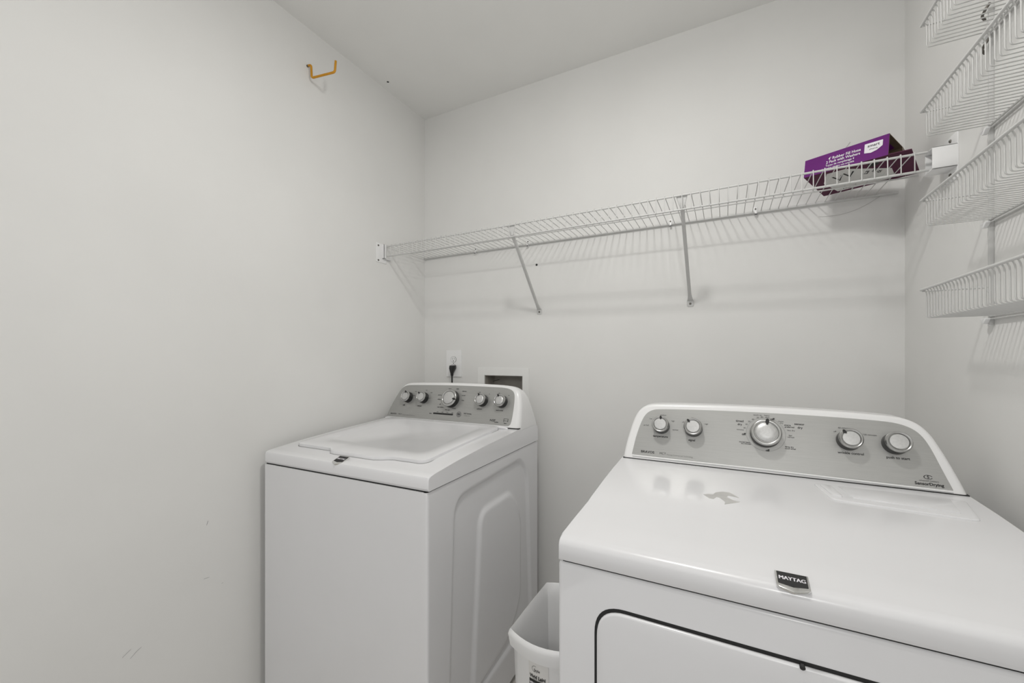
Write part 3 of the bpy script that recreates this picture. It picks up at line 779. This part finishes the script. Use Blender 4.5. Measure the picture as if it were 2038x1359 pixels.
# ================================================================== WALL RACK (right wall)
rack = thing('wall_basket_rack', 'white wire rack of four shallow baskets stacked up the right wall', 'wall rack', (XR, 1.02, 1.33))
RO = Matrix.Translation((-XR, -1.02, -1.33))
def robj(name, bm, m=None, parent=rack, **k):
    bmesh.ops.transform(bm, matrix=RO, verts=bm.verts[:])
    return obj(name, bm, m or M['wire'], parent, **k)
YP, YN = 1.254, 0.79
for y in (YP - .002, YN + .03):
    bm = NB(); box(bm, XR - .0085, XR - .0003, y - .0022, y + .0022, 1.325, 2.32); robj('upright', bm, bevel=.0006, seg=2)
ZR = [(1.4115, 1.3475), (1.6150, 1.5545), (1.8170, 1.7560), (2.0125, 1.9560), (2.216, 2.156)]
for zi, (zr_, zb) in enumerate(ZR):
    bm = NB(); y = YP - .006; k = 0
    while y > YN:
        tube(bm, [(.3985, y, zr_ + .0005), (.4025, y, zr_ - .008), (.4030, y, zb), (XR - .006, y, zb + .0005)], .00125, 6, .006, 3)
        y -= .0138
    bk = robj('basket', bm, smooth=60)
    bm = NB(); tube(bm, [(.3965, YP + .004, zr_), (.3965, YN, zr_)], .0029, 10); robj('rim_rod', bm, parent=bk, smooth=60)
    for yy in (YP - .001, YN + .004):
        bm = NB(); tube(bm, [(.3965, yy, zr_ - .003), (XR - .010, yy, zr_ - .003), (XR - .008, yy, zr_ - .012)], .0020, 8, .003); robj('end_rod', bm, parent=bk, smooth=60)
    bm = NB(); tube(bm, [(XR - .0055, YP - .002, zb), (XR - .0055, YN, zb)], .0030, 10)
    tube(bm, [(XR - .0065, YP - .002, zb - .007), (XR - .0065, YN, zb - .007)], .0018, 8); robj('back_rod', bm, parent=bk, smooth=60)
    for yy in (YP, YN + .03):
        pl = [(-.013, -.001), (.008, -.001), (.010, -.006), (.003, -.013), (-.003, -.013), (-.013, -.004)]
        bm = NB(); prism(bm, pl, -.004, .004, frame(Vector((XR - .012, yy + .002, zb - .004)), Vector((0, 1, 0)), Vector((0, 0, 1)), Vector((1, 0, 0))))
        robj('clip', bm, M['plastic'], bk, bevel=.001, seg=2)
# steel hooks on the upper part of the far upright
for z in (2.003, 1.930):
    bm = NB(); tube(bm, [(XR - .010, YP - .012, z + .010), (XR - .016, YP - .010, z), (XR - .016, YP + .004, z - .006), (XR - .008, YP + .012, z - .010)], .0026, 8, .004)
    robj('hook', bm, M['screw'], smooth=60)

# ================================================================== small wall things
# yellow hook high on the left wall
hk = thing('utility_hook', 'yellow rubber-coated utility hook screwed high into the left wall', 'hook', (XL, 1.040, 2.388))
bm = NB(); tube(bm, [(0, 0, 0), (.017, .004, .002), (.018, .006, -.048), (.124, .026, -.047), (.126, .028, -.004)], .0042, 10, .010, 5)
obj('hook_body', bm, M['yellow'], hk, smooth=60)
bm = NB(); lathe(bm, [(.0045, 0), (.0045, .004), (.003, .006)], frame(Vector((0, 0, 0)), Vector((0, 1, 0)), Vector((0, 0, 1)), Vector((1, 0, 0))), 12); obj('threaded_end', bm, M['screw'], hk, smooth=40)
# dark anchors
bm = NB(); lathe(bm, [(.0052, -.001), (.0052, .0006), (.004, .0012)], frame(Vector((-.7781, YB, 1.687)), Vector((1, 0, 0)), Vector((0, 0, 1)), Vector((0, -1, 0))), 16)
tag(obj('wall_anchor', bm, M['black']), 'small dark anchor hole in the back wall, under the shelf beside its left brace', 'anchor')
bm = NB(); lathe(bm, [(.0052, -.001), (.0052, .0006), (.004, .0012)], frame(Vector((-1.3926, 1.4204, ZC)), Vector((1, 0, 0)), Vector((0, -1, 0)), Vector((0, 0, -1))), 16)
tag(obj('ceiling_anchor', bm, M['black']), 'small dark anchor hole in the ceiling near the left wall', 'anchor')
# power outlet
ox = -1.2435
ot = thing('power_outlet', 'white double power outlet on the back wall above the washing machine', 'outlet', (ox, YB, 1.225))
bm = NB(); box(bm, -.047, .047, -.006, 0, -.068, .068); obj('cover_plate', bm, M['plastic'], ot, bevel=.002)
for z in (.020, -.020):
    m_ = frame(Vector((-.002, -.006, z)), Vector((1, 0, 0)), Vector((0, 0, 1)), Vector((0, -1, 0)))
    bm = NB(); pl = [(math.cos(R(a)) * .0172, max(-.0142, min(.0142, math.sin(R(a)) * .0172))) for a in range(0, 360, 10)]
    prism(bm, pl, 0, .0008, m_); rg = obj('receptacle', bm, M['gap'], ot)
    bm = NB(); prism(bm, [(x * .93, y * .93) for x, y in pl], 0, .0016, m_); obj('receptacle_face', bm, M['plastic'], rg, bevel=.0004, seg=1)
    if z > 0:
        bm = NB()
        prism(bm, [(-.0068, -.001), (-.0052, -.001), (-.0052, .0085), (-.0068, .0085)], .001, .0019, m_); prism(bm, [(.0052, 0), (.0068, 0), (.0068, .0078), (.0052, .0078)], .001, .0019, m_)
        prism(bm, [(math.cos(R(a)) * .0026, -.0072 + math.sin(R(a)) * .0026) for a in range(0, 360, 30)], .001, .0019, m_)
        obj('slots', bm, M['ink'], rg)
screw('screw', ot, (-.002, -.006, 0), (0, -1, 0), .0028, .001)
# plug and cord
WI = (Matrix.Translation((-1.400, 0.850, 0)) @ Matrix.Rotation(R(1.37), 4, 'Z')).inverted() @ Matrix.Translation((-1.2400, YB - .008, 1.203))
bm = NB(); tube(bm, [(0, -.019, -.040), (.001, -.019, -.09), (.004, -.020, -.20), (.010, -.016, -.45), (.02, -.016, -.80), (.03, -.090, -.84)], .0042, 10, .03, 4)
bmesh.ops.transform(bm, matrix=WI, verts=bm.verts[:])
pc = obj('power_cord', bm, M['black'], wash, smooth=60); pc['label'] = 'black power cord plugged into the outlet'
bm = NB()
rs = []
for z, wx, y0, y1 in ((.012, .0150, -.001, -.018), (.010, .0165, -.0005, -.024), (-.004, .0150, -.001, -.029), (-.018, .0095, -.006, -.028), (-.028, .0070, -.011, -.026), (-.042, .0058, -.014, -.024)):
    rs.append([Vector((wx * a, (y0 + y1) / 2 + (y0 - y1) / 2 * b, z)) for a, b in ((-1, -.6), (-.7, -1), (.7, -1), (1, -.6), (1, .6), (.7, 1), (-.7, 1), (-1, .6))])
rings(bm, rs); bmesh.ops.transform(bm, matrix=WI, verts=bm.verts[:]); obj('plug', bm, M['black'], pc, smooth=45)
# recessed washer supply box
vb = thing('washer_supply_box', 'recessed white supply box in the back wall behind the washing machine', 'supply box', ((OX0 + OX1) / 2, YB, 1.08))
cxv = (OX0 + OX1) / 2
bm = NB(); 
def vx(v): return v - cxv
z0, z1, zi0, zi1 = -.13, .125, OZ0 - 1.08, OZ1 - 1.08
fx0, fx1 = vx(-1.0985), vx(-.8165)
for b in ((fx0, vx(OX0), z0, z1), (vx(OX1), fx1, z0, z1), (vx(OX0), vx(OX1), zi1, z1), (vx(OX0), vx(OX1), z0, zi0)):
    box(bm, b[0], b[1], -.0035, 0, b[2], b[3])
bmesh.ops.remove_doubles(bm, verts=bm.verts[:], dist=1e-5)
obj('box_frame', bm, M['trim'], vb)
bm = NB(); e = .0012
a0, a1 = vx(OX0) + e, vx(OX1) - e; c0, c1 = zi0 + e, zi1 - e
for b in ((a0, a0 + .002, 0, .09, c0, c1), (a1 - .002, a1, 0, .09, c0, c1), (a0, a1, 0, .09, c0, c0 + .002), (a0, a1, 0, .09, c1 - .002, c1), (a0, a1, .088, .09, c0, c1)): box(bm, *b)
obj('box_recess', bm, M['recess'], vb)
bm = NB(); tube(bm, [(a0 + .012, .06, c1 - .032), (a0 + .055, .05, c1 - .022)], .002, 6); obj('valve_lever', bm, M['screw'], vb, smooth=40)
bm = NB(); lathe(bm, [(.010, 0), (.010, .05), (.006, .06)], Matrix.Translation((a0 + .035, .055, c0 + .002)), 14)
obj('supply_valve', bm, M['screw'], vb, smooth=40)
# loose grey thread hanging on the wall below the shelf, and a hair above the box
bm = NB(); tube(bm, [(.285, YB - .0015, 1.742), (.34, YB - .0015, 1.737), (.40, YB - .0015, 1.752), (.45, YB - .0015, 1.784)], .0004, 5, .03, 5)
tag(obj('loose_thread', bm, M['thread'], smooth=60), 'thin loose grey thread on the back wall below the purple box', 'thread')
bm = NB(); tube(bm, [(.348, YB - .0012, 1.960), (.357, YB - .0012, 1.958), (.372, YB - .0012, 1.979)], .0005, 5, .006, 4)
tag(obj('loose_hair', bm, M['thread'], smooth=60), 'short dark hair stuck to the back wall above the purple box', 'hair')
